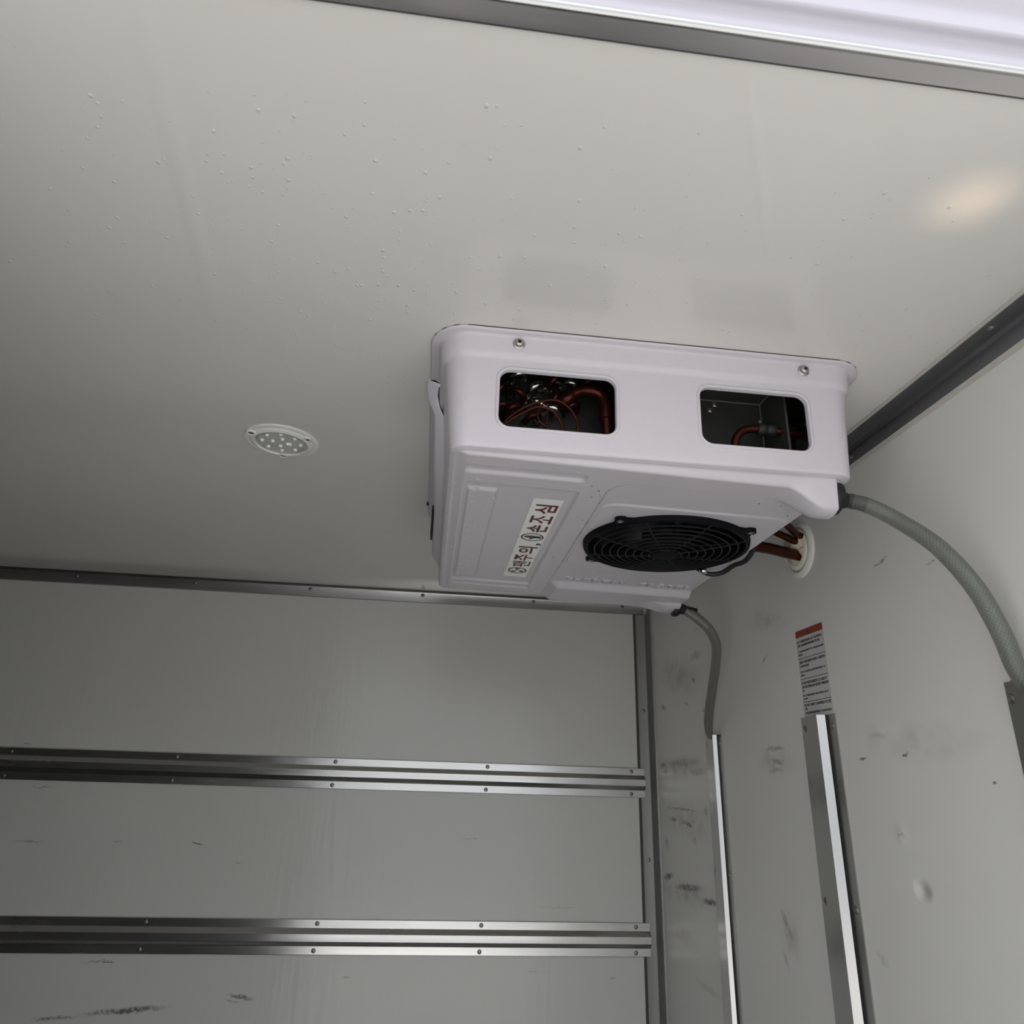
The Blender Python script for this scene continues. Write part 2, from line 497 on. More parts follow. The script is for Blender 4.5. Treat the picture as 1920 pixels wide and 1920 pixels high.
t = extrude_profile('trim_1', [(1.9785, H-.0002), (1.9785, H-.0030), (1.9838, H-.0042), (1.9850, H-.0068), (1.9854, H-.0318), (1.9898, H-.0330), (1.9898, H-.0002)],
    'x', XR, L-.012, M['alu_trim'], closed=True, kind='structure')
screws_on(t, [(-.985-.3145*k, 1.9849, 1.6880) for k in range(1, 4)][::-1] + [(x, 1.9849, 1.6880) for x in (-.985, -.672, -.356, -.039, .284, .55)], (0, -1, .05))
extrude_profile('joint_seam', [(1.9735, H-.0002), (1.9735, H-.0014), (1.9788, H-.0020), (1.9788, H-.0002)], 'x', XR, L-.02, M['dark_seam'], t, closed=True)
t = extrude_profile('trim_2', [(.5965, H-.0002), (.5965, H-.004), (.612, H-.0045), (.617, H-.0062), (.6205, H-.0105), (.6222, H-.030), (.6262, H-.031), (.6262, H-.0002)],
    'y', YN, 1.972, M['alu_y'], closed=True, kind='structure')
screws_on(t, [(.606, y, H-.0043) for y in (.60, .985, 1.38, 1.75)], (0, 0, -1), SMALL, 'screw')
screws_on(t, [(.6214, y, H-.020) for y in (.56, .91, 1.31, 1.70)], (-1, 0, 0), SMALL, 'screw')
extrude_profile('sealant_bead', [(.5925, H-.0002), (.5925, H-.0018), (.5972, H-.0030), (.5972, H-.0002)], 'y', YN, 1.97, M['sealant'], t, closed=True)
extrude_profile('sealant_bead', [(.6262, H-.0360), (.6247, H-.0355), (.6225, H-.030), (.6262, H-.030)], 'y', YN, 1.97, M['sealant'], t, closed=True)
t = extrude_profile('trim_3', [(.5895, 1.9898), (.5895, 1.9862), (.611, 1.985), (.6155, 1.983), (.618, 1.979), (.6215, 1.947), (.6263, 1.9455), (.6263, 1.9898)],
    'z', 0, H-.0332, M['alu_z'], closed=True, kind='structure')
screws_on(t, [(.6035, 1.9853, z) for z in (1.392, 1.013, .63, .25)], (0, -1, 0))
screws_on(t, [(.6190, 1.962, z) for z in (1.385, 1.005, .62)], (-1, 0, 0))
extrude_profile('joint_seam', [(.5830, 1.9899), (.5830, 1.9893), (.5898, 1.9875), (.5898, 1.9899)], 'z', 0, H-.031, M['dark_seam'], t, closed=True)

# door header seen from outside, overhead: grey flange, bright lip, pale painted frame
t = extrude_profile('trim_4', [(.3372, H-.0002), (.3372, H-.0030), (.3225, H-.0026), (.3225, H+.02), (.3372, H+.02)], 'x', -1.2, L, M['alu_dull'], closed=True, kind='structure')
extrude_profile('header_gap', [(.3395, H-.0001), (.3395, H-.0016), (.3371, H-.0022), (.3371, H-.0001)], 'x', -1.2, L, M['dark_seam'], t, closed=True)
extrude_profile('header_lip', [(.3226, H+.012), (.3226, H-.0028), (.3208, H-.0036), (.3190, H-.0026), (.3178, H-.0002), (.3176, H+.012)], 'x', -1.2, L, M['alu_bright'], t, closed=True, smooth=60)
extrude_profile('header_frame', [(.3176, H+.001), (.3168, H+.0035), (.3166, H+.0095), (.3160, H+.0135), (.3145, H+.0155), (.3115, H+.0160), (.3085, H+.0162), (.3070, H+.0172),
    (.3062, H+.0190), (.3062, H+.030), (.3040, H+.036), (.3000, H+.040), (.2950, H+.046), (.2935, H+.10), (.335, H+.10), (.335, H+.001)], 'x', -1.2, L+.06, M['frame_paint'], t, closed=True, smooth=70)

# fine condensation on the ceiling panel
def drops(name, pts, mat, parent, down=(0, 0, -1)):
    bm = bmesh.new()
    for p, r, e in pts:
        m = basis(p, down) @ Matrix.Diagonal((r, r*e, r*.27, 1)) @ Matrix.Rotation(random.random()*6, 4, 'Z')
        lathe_bm(bm, [(1, 0), (.85, .5), (.45, .9), (0, 1)], 8, m)
    bmesh.ops.recalc_face_normals(bm, faces=bm.faces)
    return from_bm(name, bm, mat, parent, 180, kind='stuff')
pts = []
while len(pts) < 420:
    x = random.gauss(-.03, .26); y = random.gauss(.62, .16)
    if -.6 < x < .58 and .40 < y < 1.5 and not (-.05 < x < .54 and y > .68):
        pts.append(((x, y, H), random.choice((.0010, .0012, .0015, .0021)), random.uniform(.8, 1.3)))
drops('condensation_droplets', pts, M['bead_ceiling'], ceiling)

# ------------------------------------------------------------------ lashing rails on the far wall
def rail(zc, label):
    e = empty('wall_rail', (XR, D, zc), label, 'rail', 'rails on the far wall')
    y0 = D
    # cross-section: flat screwed flanges, sloping cheeks, raised middle land
    pr = [(.0003, .0375), (.0046, .0375), (.0052, .0366), (.0052, .0192), (.0060, .0182), (.0150, .0092), (.0160, .0078), (.0156, .0030)]
    full = [(y0-d, zc+z) for d, z in pr] + [(y0-d, zc-z) for d, z in pr[::-1]]
    b = extrude_profile('rail_body', full, 'x', XR, .5995, M['alu_x'], closed=True, smooth=25)
    keep_world(b, e)
    for i in range(7):
        x = .562 - .4*i + (0 if i == 0 else .005)
        for s in (1, -1):
            put(RIVET, 'rivet', (x + .001*s, y0-.0050, zc+.0285*s), (0, -1, 0), e, i+s)
    return e
rail(1.201, 'upper of the two grooved aluminium rails across the far wall')
rail(.8300, 'lower of the two grooved aluminium rails across the far wall')

# ------------------------------------------------------------------ pipe covers on the bulkhead
def cover(yt0, yt1, h, fl, top, label, lean=30):
    e = empty('pipe_cover', (L, (yt0+yt1)/2, 0), label, 'pipe cover', 'pipe covers on the bulkhead')
    x = L
    k = (h-.002)*math.tan(math.radians(lean))      # leaning cheeks
    pr = [(x-.0020, yt1+fl), (x-.0020, yt1), (x-h, yt1-k), (x-h, yt0+k), (x-.0020, yt0), (x-.0020, yt0-fl),
          (x-.0003, yt0-fl), (x-.0003, yt0+.0015), (x-h+.0015, yt0+k+.0010), (x-h+.0015, yt1-k-.0010), (x-.0003, yt1-.0015), (x-.0003, yt1+fl)]
    b = extrude_profile('cover_body', pr, 'z', 0, top, M['alu_cover'], closed=True, smooth=None)
    keep_world(b, e)
    for i, z in enumerate((top-.018, top-.27, top-.62, top-1.0)):
        put(SCREW, 'screw', (x-.0020, yt0-fl*.62, z), (-1, 0, 0), e, i)
        put(SCREW, 'screw', (x-.0020, yt1+fl*.62, z), (-1, 0, 0), e, i)
    return e
cover(1.0820, 1.1300, .0130, .0275, 1.3105, 'bright metal pipe cover directly below the orange-headed sticker')
cover(1.5245, 1.5640, .0100, .0255, 1.3035, 'small metal pipe cover nearest the room corner, holding the grey hose', 23)
cover(.6480, .6985, .0120, .0150, 1.3150, 'metal pipe cover at the right edge, holding the thick clear hose')

# ------------------------------------------------------------------ evaporator unit
EV = empty('cooling_unit', (.25, 1.03, H), 'white plastic cooling unit with a round black fan, hung under the ceiling', 'cooling unit')
def ev(o): return keep_world(o, EV)

def pan_z(x): return H - .5 + .3455 - .0095*(x/.475)

def sstep(a, b, x):
    t = np.clip((x-a)/(b-a), 0, 1); return t*t*(3-2*t)
def rrect_sdf(x, y, x0, x1, y0, y1, r):
    qx = np.abs(x-(x0+x1)/2)-(x1-x0)/2+r; qy = np.abs(y-(y0+y1)/2)-(y1-y0)/2+r
    return np.hypot(np.maximum(qx, 0), np.maximum(qy, 0))+np.minimum(np.maximum(qx, qy), 0)-r

NP = 880
def perimeter(x0, x1, y0, y1, r):
    """NP points round a rounded rectangle, starting at the near left corner, near side first."""
    w = .0035
    sides = [((x0+r, y0), (x1-r, y0)), ((x1, y0+r), (x1, y1-r)), ((x1-r, y1), (x0+r, y1)), ((x0, y1-r), (x0, y0+r))]
    cen = [(x1-r, y0+r, -90), (x1-r, y1-r, 0), (x0+r, y1-r, 90), (x0+r, y0+r, 180)]
    ns = [184, 222, 184, 222]; nc = 17
    out = []
    for (a, b), n, (cx, cy, a0) in zip(sides, ns, cen):
        for k in range(n): out.append((a[0]+(b[0]-a[0])*k/n, a[1]+(b[1]-a[1])*k/n))
        for k in range(nc):
            th = math.radians(a0+90*k/nc); out.append((cx+r*math.cos(th), cy+r*math.sin(th)))
    return np.array(out)
N_ = len(perimeter(0, 1, 0, 1, .1))

lv = [  # z, x0, x1, y0, y1, corner radius
 (1.6995, -.0275, .5215, .6925, 1.385, .046), (1.6972, -.0275, .5215, .6925, 1.385, .046), (1.6960, -.0262, .5202, .6938, 1.384, .045),
 (1.6958, -.0190, .5130, .6985, 1.376, .040), (1.6945, -.0165, .5105, .7005, 1.374, .038), (1.6915, -.0150, .5090, .7015, 1.373, .037),
 (1.6740, -.0138, .5075, .7025, 1.372, .036), (1.6715, -.0132, .5070, .7030, 1.3715, .036), (1.6690, -.0110, .5045, .7052, 1.370, .034), (1.6672, -.0085, .5025, .7068, 1.368, .032), (1.6650, -.0078, .5015, .7072, 1.367, .031)]
for k in range(1, 46):
    t_ = k/45
    lv.append((1.6650-.1090*t_, -.0078+.0108*t_, .5015-.0110*t_, .7072+.0033*t_, 1.367-.010*t_, .031-.009*t_))
lv += [(1.5530, .0034, .4898, .7109, 1.3565, .021), (1.5512, .0042, .4888, .7119, 1.3555, .020), (1.5503, .0056, .4878, .7135, 1.354, .019), (1.5501, .0072, .4868, .7152, 1.352, .018),
       (1.5494, .0082, .4842, .7163, 1.350, .017), (1.5490, .0092, .4800, .7173, 1.348, .016), (1.5490, .0100, .4742, .7180, 1.346, .015)]
CHY = .7960
FCX, FCY, FR = .3375, .970, .1165

def pan_height(x, y):
    """z of the moulded underside: sloping drain pan, ribs, recesses, fan seat, gutters and drain sumps."""
    base = H-.5+.3455-.0095*(x/.475)
    down = np.zeros_like(x)
    e = .0018
    def inset(s, depth, w=e): return depth*(1-sstep(-w, w, s))
    # fan side: shallow recess with a rounded near left corner, flat fan seat proud of it
    s = rrect_sdf(x, y, .2055, .56, .7665, 1.40, .034)
    down -= inset(s, .0022, .0012)
    # crease line along the recess
    down -= .0022*np.exp(-(s/.0014)**2)
    s = rrect_sdf(x, y, .2105, .4690, .8335, 1.1120, .022)
    down += inset(s, .0020, .0012)
    # left side: ribs and label panel
    s = rrect_sdf(x, y, .0255, .1700, .7525, .7700, .0045); down -= inset(s, .0042, .0030)
    s = rrect_sdf(x, y, .0265, .1708, .8035, 1.2600, .006); down -= inset(s, .0040, .0028)
    s = rrect_sdf(x, y, .0300, .0680, .8230, 1.2340, .005)
    down += inset(s, .0040, .0028)
    s = rrect_sdf(x, y, .0290, .1730, 1.2720, 1.2900, .0045); down -= inset(s, .0036, .0030)
    # far gutter on the fan side
    g = sstep(1.2200, 1.2400, y)*sstep(.2030, .2230, x)
    down += g*.0110
    # near gutter runs into the near sump; far gutter into the far sump
    def sump(cx, cy, rx, ry, d):
        a = np.clip((cx-x)/rx, 0, None)
        p = np.sqrt(np.clip(1-((y-cy)/ry)**2, 0, 1))
        return d*p*(1-sstep(.15, 1, a))
    down += sump(.468, .7475, .060, .0300, .0265)
    down += sump(.462, 1.3120, .066, .0330, .0100)
    z = base - down
    # roll up to the rim at the edges
    rim = 1.5490
    dl = np.clip((x-.0100)/.016, 0, 1); dr = np.clip((.4742-x)/.0014, 0, 1)
    dn = np.clip((y-.7180)/(.0055+.0080*np.clip(x/.45, 0, 1)), 0, 1); df = np.clip((1.346-y)/.020, 0, 1)
    def ease(t): return t*t*(3-2*t)
    k = ease(dl)*np.sqrt(dr)*ease(dn)*np.sqrt(df)
    return rim + (z-rim)*k

V = []
for z, x0, x1, y0, y1, r in lv:
    pr = perimeter(x0, x1, y0, y1, r)
    V.append(np.column_stack([pr, np.full(len(pr), z)]))
NL = len(lv)
edge = perimeter(*lv[-1][1:])
NR = 215
cen = np.array((.2421, 1.032))
for j in range(1, NR+1):
    t_ = j/NR
    xy = edge + (cen-edge)*min(t_, .9999)
    V.append(np.column_stack([xy, pan_height(xy[:, 0], xy[:, 1])]))
V = np.array(V)                        # (levels, N_, 3)
lev, nper = V.shape[:2]
# cut outs: grille openings in the near face, pipe slot in the bulkhead side, fan hole below
OPEN = [(.0555, .1970, 1.5770, 1.6535, .0145), (.2985, .4370, 1.5765, 1.6540, .0145)]
def cut_front(i0, i1):
    for (x0, x1, z0, z1, r) in OPEN:
        sub = V[:NL, i0:i1]
        s = rrect_sdf(sub[..., 0], sub[..., 2], x0, x1, z0, z1, r)
        eps = 1e-4
        gx = (rrect_sdf(sub[..., 0]+eps, sub[..., 2], x0, x1, z0, z1, r)-s)/eps
        gz = (rrect_sdf(sub[..., 0], sub[..., 2]+eps, x0, x1, z0, z1, r)-s)/eps
        near = np.abs(s) < .0016
        sub[..., 0] -= np.where(near, s*gx, 0); sub[..., 2] -= np.where(near, s*gz, 0)
cut_front(0, 184)
rad = np.hypot(V[NL:, :, 0]-FCX, V[NL:, :, 1]-FCY)
near = np.abs(rad-FR) < .0013
for c, cc in ((0, FCX), (1, FCY)):
    V[NL:, :, c] = np.where(near, cc+(V[NL:, :, c]-cc)*FR/np.maximum(rad, 1e-6), V[NL:, :, c])
ctr = (V[:-1] + V[1:] + np.roll(V, -1, 1)[:-1] + np.roll(V, -1, 1)[1:])/4
keep = np.ones(ctr.shape[:2], bool)
keep[NL:] &= np.hypot(ctr[NL:, :, 0]-FCX, ctr[NL:, :, 1]-FCY) > FR
for (x0, x1, z0, z1, r) in OPEN:
    keep[:NL, :184] &= rrect_sdf(ctr[:NL, :184, 0], ctr[:NL, :184, 2], x0, x1, z0, z1, r) > 0
a, b = 201, 423
keep[:NL, a:b] &= rrect_sdf(ctr[:NL, a:b, 1], ctr[:NL, a:b, 2], .93, 1.22, 1.572, 1.655, .015) > 0
idx = np.arange(lev*nper).reshape(lev, nper)
q = np.stack([idx[:-1], idx[1:], np.roll(idx, -1, 1)[1:], np.roll(idx, -1, 1)[:-1]], -1)[keep]
me = bpy.data.meshes.new('shell')
me.vertices.add(lev*nper); me.vertices.foreach_set('co', V.reshape(-1).astype(np.float32))
me.loops.add(q.size); me.loops.foreach_set('vertex_index', q.reshape(-1).astype(np.int32))
me.polygons.add(len(q)); me.polygons.foreach_set('loop_start', np.arange(0, q.size, 4, dtype=np.int32))
me.update(calc_edges=True); me.validate()
bm = bmesh.new(); bm.from_mesh(me)
bmesh.ops.delete(bm, geom=[v for v in bm.verts if not v.link_faces], context='VERTS')
bmesh.ops.recalc_face_normals(bm, faces=bm.faces)
bm.to_mesh(me); bm.free()
me.materials.append(M['plastic']); me.shade_smooth(); me.set_sharp_from_angle(angle=math.radians(55))
shell = ev(link(bpy.data.objects.new('shell', me)))

# dark foam gasket between flange and ceiling
pr = perimeter(-.0278, .5218, .6920, 1.3853, .046)[::4]
vv = [(x, y, H-.0001) for x, y in pr] + [(x, y, H-.0010) for x, y in pr]
n = len(pr)
ev(from_data('gasket', vv, [(i, (i+1) % n, n+(i+1) % n, n+i) for i in range(n)] + [tuple(range(n, 2*n))], M['hole']))

# raised lips round the two grille openings, with the wall thickness behind them
def rr_path(x0, x1, z0, z1, r, n=8):
    out = []
    for cx, cz, a0 in ((x1-r, z0+r, -90), (x1-r, z1-r, 0), (x0+r, z1-r, 90), (x0+r, z0+r, 180)):
        for k in range(n+1):
            th = math.radians(a0+90*k/n); out.append((cx+r*math.cos(th), cz+r*math.sin(th)))
    return out
for (x0, x1, z0, z1, r) in OPEN:
    prof = [(-.0032, .0000), (-.0026, .0013), (-.0010, .0020), (.0004, .0017), (.0012, .0003), (.0014, -.0050)]   # (grow, out)
    base = lambda z: .7072+.0033*(1.665-z)/.109
    bm = bmesh.new(); rings = []
    for g, o in prof:
        p = rr_path(x0+g, x1-g, z0+g, z1-g, max(r-g, .002))
        rings.append([bm.verts.new((x, base(z)-o, z)) for x, z in p])
    for A, B in zip(rings, rings[1:]):
        m_ = len(A)
        for k in range(m_): bm.faces.new([A[k], A[(k+1) % m_], B[(k+1) % m_], B[k]])
    bmesh.ops.recalc_face_normals(bm, faces=bm.faces)
    ev(from_bm('opening_lip', bm, M['plastic'], smooth=60))

# side outlet duct along the left flank and the small dark hanger behind it
bm = bmesh.new()
prof = [(.818, -.0270, 1.6992, 1.694), (.822, -.0320, 1.6990, 1.692), (.832, -.0330, 1.6985, 1.685), (.840, -.0290, 1.696, 1.672), (.846, -.0200, 1.690, 1.655), (.90, -.0165, 1.682, 1.606), (1.05, -.0128, 1.680, 1.590), (1.20, -.0138, 1.680, 1.585), (1.262, -.0140, 1.680, 1.584), (1.285, -.0080, 1.680, 1.580), (1.302, .0030, 1.680, 1.570)]
rows = []
for y, x, zt, zb in prof:
    rows.append([bm.verts.new(p) for p in ((x+.014, y, zt), (x+.004, y, zt), (x, y, zt-.004), (x, y, zb+.006), (x+.004, y, zb), (x+.016, y, zb-.004))])
for A, B in zip(rows, rows[1:]):
    for k in range(len(A)-1): bm.faces.new([A[k], A[k+1], B[k+1], B[k]])
for e_ in (rows[0], rows[-1]): bm.faces.new(e_)
bmesh.ops.recalc_face_normals(bm, faces=bm.faces)
ev(from_bm('side_duct', bm, M['plastic'], smooth=50))
bm = bmesh.new()
box_bm(bm, (-.0315, 1.2740, H-.004), (-.0130, 1.2860, H-.0002), .001)
box_bm(bm, (-.0200, 1.2800, 1.640), (-.0140, 1.3300, H-.003), .001)
ev(from_bm('hanger_bracket', bm, M['hole'], smooth=40))

# flange screws
for (x, z) in ((.0772, 1.6852), (.4338, 1.6852)):
    y = .7020
    m4 = basis((x, y, z), (0, -1, -.05))
    w = ev(lathe('screw', [(0, .0002), (.0072, .0004), (.0074, .0012), (.0062, .0022), (.0056, .0024), (.0054, .0046), (.0040, .0060), (.0022, .0066), (.0018, .0040), (0, .0036)], 20, m4, M['screw']))
    c_ = bmesh.new()
    for ang in (0, math.pi/2):
        vs = box_bm(c_, (-.0030, -.0007, .0050), (.0030, .0007, .0064))
        bmesh.ops.transform(c_, matrix=m4 @ Matrix.Rotation(ang+.4, 4, 'Z'), verts=vs)
    o = from_bm('screw_recess', c_, M['hole'], w)
# pencil-point holes left in the plastic
# ---- fan
def ring_z(x): return pan_z(x)
tilt = math.atan(.0095/.475)
FM = Matrix.Translation((FCX, FCY, pan_z(FCX)-.0006)) @ Matrix.Rotation(tilt, 4, 'Y') @ Matrix.Rotation(math.pi, 4, 'X')   # local +Z points down
frame_bm = bmesh.new()
lathe_bm(frame_bm, [(.1155, -.030), (.1155, .003), (.1170, .0072), (.1195, .0080), (.1222, .0066), (.1232, .0020), (.1236, -.0010)], 72, FM)
for sx, sy in ((1, 1), (1, -1), (-1, 1), (-1, -1)):
    # mounting ear: a small tongue reaching out along the diagonal
    a = math.atan2(sy, sx)
    outline = [(.112, .030), (.121, .020), (.128, .0095), (.1335, .0085), (.1378, .0052), (.1395, 0), (.1378, -.0052), (.1335, -.0085), (.128, -.0095), (.121, -.020), (.112, -.030)]
    rt = Matrix.Rotation(a, 4, 'Z')
    top = [frame_bm.verts.new(FM @ rt @ Vector((u, v, .0050))) for u, v in outline]
    bot = [frame_bm.verts.new(FM @ rt @ Vector((u, v, -.0005))) for u, v in outline]
    frame_bm.faces.new(top)
    for k in range(len(top)-1): frame_bm.faces.new([top[k], top[k+1], bot[k+1], bot[k]])
bmesh.ops.recalc_face_normals(frame_bm, faces=frame_bm.faces)
fan = ev(from_bm('fan_frame', frame_bm, M['black'], smooth=45))
for sx, sy in ((1, 1), (1, -1), (-1, 1), (-1, -1)):
    if (sx, sy) == (1, -1): pass
    p = FM @ Vector((sx*.0935, sy*.0935, .0048))
    lathe('screw_socket', [(.0046, .0002), (.0046, .0009), (.0030, .0010), (.0026, .0003), (0, .0002)], 12, basis(p, FM.to_3x3() @ Vector((0, 0, 1))), M['rivet'], fan)
# finger guard: wire rings on a shallow dome carried by eight spokes
def dome(r): return .0065 + .0105*(1-(r/.118)**2)
bm = bmesh.new()
for k in range(9):
    r = .024+.0117*k
    tube_into(bm, [FM @ Vector((r*math.cos(2*math.pi*i/56), r*math.sin(2*math.pi*i/56), dome(r))) for i in range(57)], .00105, 6, False)
from_bm('guard_rings', bm, M['wire'], fan, 50)
for k in range(8):
    a = math.radians(22.5+45*k+8)
    tube('guard_spoke', [FM @ Vector((r*math.cos(a), r*math.sin(a), dome(r)-.0012)) for r in (.018, .05, .085, .119)], .0013, M['wire'], fan, 6)
lathe('guard_badge', [(0, .0185), (.014, .0184), (.019, .0176), (.020, .0160), (.0195, .0140)], 28, FM, M['black'], fan)
lathe('fan_hub', [(0, -.004), (.028, -.0042), (.033, -.006), (.035, -.010), (.035, -.030), (.0, -.030)], 36, FM, M['black'], fan)
# blades: pitched, swept vanes
def blade_mesh():
    v = []; f = []
    nr, nc = 8, 6
    for i in range(nr+1):
        r = .033+(.1115-.033)*i/nr
        sweep = .55*(i/nr)**1.4
        ch = .62-.10*i/nr
        for j in range(nc+1):
            th = sweep+ch*(j/nc-.5)
            zz = -.018+.022*(j/nc-.5)*(1-.25*i/nr)-.004*math.sin(math.pi*j/nc)
            v.append((r*math.cos(th), r*math.sin(th), zz))
    for i in range(nr):
        for j in range(nc):
            a = i*(nc+1)+j
            f.append((a, a+1, a+nc+2, a+nc+1))
    me = bpy.data.meshes.new('fan_blade'); me.from_pydata(v, [], f); me.update()
    bm = bmesh.new(); bm.from_mesh(me)
    bmesh.ops.solidify(bm, geom=bm.faces[:], thickness=.0012)
    bm.to_mesh(me); bm.free()
    me.materials.append(M['black_gloss']); me.shade_smooth(); me.set_sharp_from_angle(angle=math.radians(45))
    return me
bmz = blade_mesh()
for k in range(7):
    o = bpy.data.objects.new('fan_blade', bmz)
    o.matrix_world = FM @ Matrix.Rotation(2*math.pi*k/7+.3, 4, 'Z')
    link(o, fan)
# motor plate and struts behind the blades close the view into the dark housing
lathe('fan_shroud', [(.1156, -.028), (.1156, -.060), (.05, -.075), (0, -.075)], 48, FM, M['hole'], fan)
# black cable leaving the frame, with its bright clamp screw
px = lambda *l: FM @ Vector(l)
cab = catmull([px(.0850, -.0900, .004), px(.098, -.093, .010), px(.112, -.090, .012), px(.125, -.080, .010), (.4720, 1.0330, pan_z(.47)-.0040), (.4815, 1.0080, pan_z(.48)-.0020), (.4855, .985, pan_z(.48)+.012), (.478, .965, pan_z(.48)+.03)], 8)
ev(tube('fan_cable', cab, .0040, M['rubber'], None, 10))
ev(lathe('cable_clamp_screw', [(.0066, 0), (.0066, .002), (.0058, .0046), (.0034, .0062), (.0008, .0068), (0, .0067)], 16, basis(px(.0905, -.0800, .0100), (0, -.3, -1)), M['solder']))

# embossed lettering on the pan
def text_mesh(name, s, size, mat, m4, parent, extrude=.0, bevel=0.0, offset=0.0, sx=1.0, spacing=1.0, align='LEFT', res=3):
    cu = bpy.data.curves.new(name, 'FONT')
    cu.body = s; cu.size = size; cu.extrude = extrude; cu.bevel_depth = bevel; cu.offset = offset
    cu.align_x = align; cu.space_character = spacing; cu.resolution_u = res
    tmp = bpy.data.objects.new(name, cu)
    C.objects.link(tmp)
    dg = bpy.context.evaluated_depsgraph_get(); dg.update()
    me = bpy.data.meshes.new_from_object(tmp.evaluated_get(dg))
    bpy.data.objects.remove(tmp); bpy.data.curves.remove(cu)
    me.name = name
    xs = [v.co.x for v in me.vertices]; ys = [v.co.y for v in me.vertices]
    return me, (min(xs), max(xs), min(ys), max(ys))
def place_text(name, s, x0, x1, y0, y1, mapf, mat, parent, extrude=.0, bevel=0.0, offset=0.0, spacing=1.0):
    """Fit text s in local box (x0..x1, y0..y1), then map each vertex to the world with mapf(u, v, w)."""
    me, (a, b, c, d) = text_mesh(name, s, 1.0, mat, None, parent, extrude, bevel, offset, spacing=spacing)
    for v in me.vertices:
        u = x0+(v.co.x-a)/(b-a)*(x1-x0); w = y0+(v.co.y-c)/(d-c)*(y1-y0)
        v.co = mapf(u, w, v.co.z)
    me.materials.clear(); me.materials.append(mat)
    bm = bmesh.new(); bm.from_mesh(me); bmesh.ops.recalc_face_normals(bm, faces=bm.faces); bm.to_mesh(me); bm.free()
    return link(bpy.data.objects.new(name, me), parent)
def surf(x, y, lift):
    z = float(pan_height(np.array([x]), np.array([y]))[0])
    return Vector((x, y, z-lift))
letters = 'THERMAL MASTER'
x0_, x1_ = .2262, .4665
pitch = (x1_-x0_)/14
for i, ch in enumerate(letters):
    if ch == ' ': continue
    xa = x0_+pitch*i+.0016; xb = xa+pitch*.74
    o = place_text('embossed_letter', ch, xa, xb, -.0065, .0115, lambda u, w, h: surf(u, 1.2035-w, .0005+h), M['plastic'], None, extrude=.0016, bevel=.0, offset=.012)
    ev(o)

# ---- fan warning label on the pan: white film, red lettering, two round pictograms
LB = bpy.data.meshes.new('fan_label')
lx0, lx1, ly0, ly1 = .1185, .1590, .8425, 1.2240
nx, ny = 4, 30
def lz(x, y, lift): return surf(x, y, lift)
vv = [lz(lx0+(lx1-lx0)*i/nx, ly0+(ly1-ly0)*j/ny, .0005) for j in range(ny+1) for i in range(nx+1)]
ff = [(j*(nx+1)+i, j*(nx+1)+i+1, (j+1)*(nx+1)+i+1, (j+1)*(nx+1)+i) for j in range(ny) for i in range(nx)]
lab = from_data('fan_label', vv, ff, M['label'])
lab['label'] = 'white fan warning label with red lettering'
ev(lab)
# local label axes: u runs from the far end to the near end (-Y), v is letter-up (-X)
def lm(u, v, h): return lz(.1392-v, u, .0009)
for ch, ya, yb in (('팬', 1.159, 1.126), ('주', 1.122, 1.088), ('의', 1.081, 1.046), ('손', .9745, .944), ('조', .937, .904), ('심', .8965, .863)):
    place_text('label_letter', ch, ya, yb, -.0165, .0140, lm, M['red_ink'], lab, offset=.010 if ch in '조주팬' else .022)
place_text('label_comma', ',', 1.036, 1.026, -.0190, -.0105, lm, M['ink'], lab, offset=.02)
def disc_ring(name, cy, ry, rx, w, mat):
    v = []; f = []
    n = 32
    for k in range(n):
        a = 2*math.pi*k/n
        for s in (1, 1-w): v.append(lm(cy+ry*s*math.cos(a), rx*s*math.sin(a), 0))
    for k in range(n):
        a, b = 2*k, 2*((k+1) % n); f.append((a, b, b+1, a+1))
    return from_data(name, v, f, mat, lab)
def flat_poly(name, pts, mat, lift=.0009):
    return from_data(name, [lz(.1392-v, u, lift) for u, v in pts], [tuple(range(len(pts)))], mat, lab)
disc_ring('pictogram_ring', .9990, .0180, .0175, .14, M['grey_ink'])
# hand pictogram: palm, four fingers, thumb
hand = [(.9985+du, dv) for du, dv in ((.004, -.0135), (.004, -.004), (.0105, .0015), (.0090, .0045), (.003, .0030), (.0035, .0115), (.0012, .0115), (.0010, .0128), (-.0012, .0128), (-.0015, .0118), (-.0036, .0116), (-.0040, .0090), (-.0060, .0088), (-.0064, -.004), (-.0050, -.0135))]
flat_poly('pictogram_hand', hand, M['grey_ink'])
disc_ring('pictogram_ring', 1.1830, .0185, .0165, .18, M['grey_ink'])
for k in range(3):
    a0 = 2*math.pi*k/3+.5
    pts = [(1.1830+.0135*r*math.cos(a0+t), .0120*r*math.sin(a0+t)) for r, t in ((.1, 0), (.55, -.15), (.98, .1), (1.0, .55), (.8, .95), (.45, .7))]
    flat_poly('pictogram_blade', pts, M['grey_ink'])

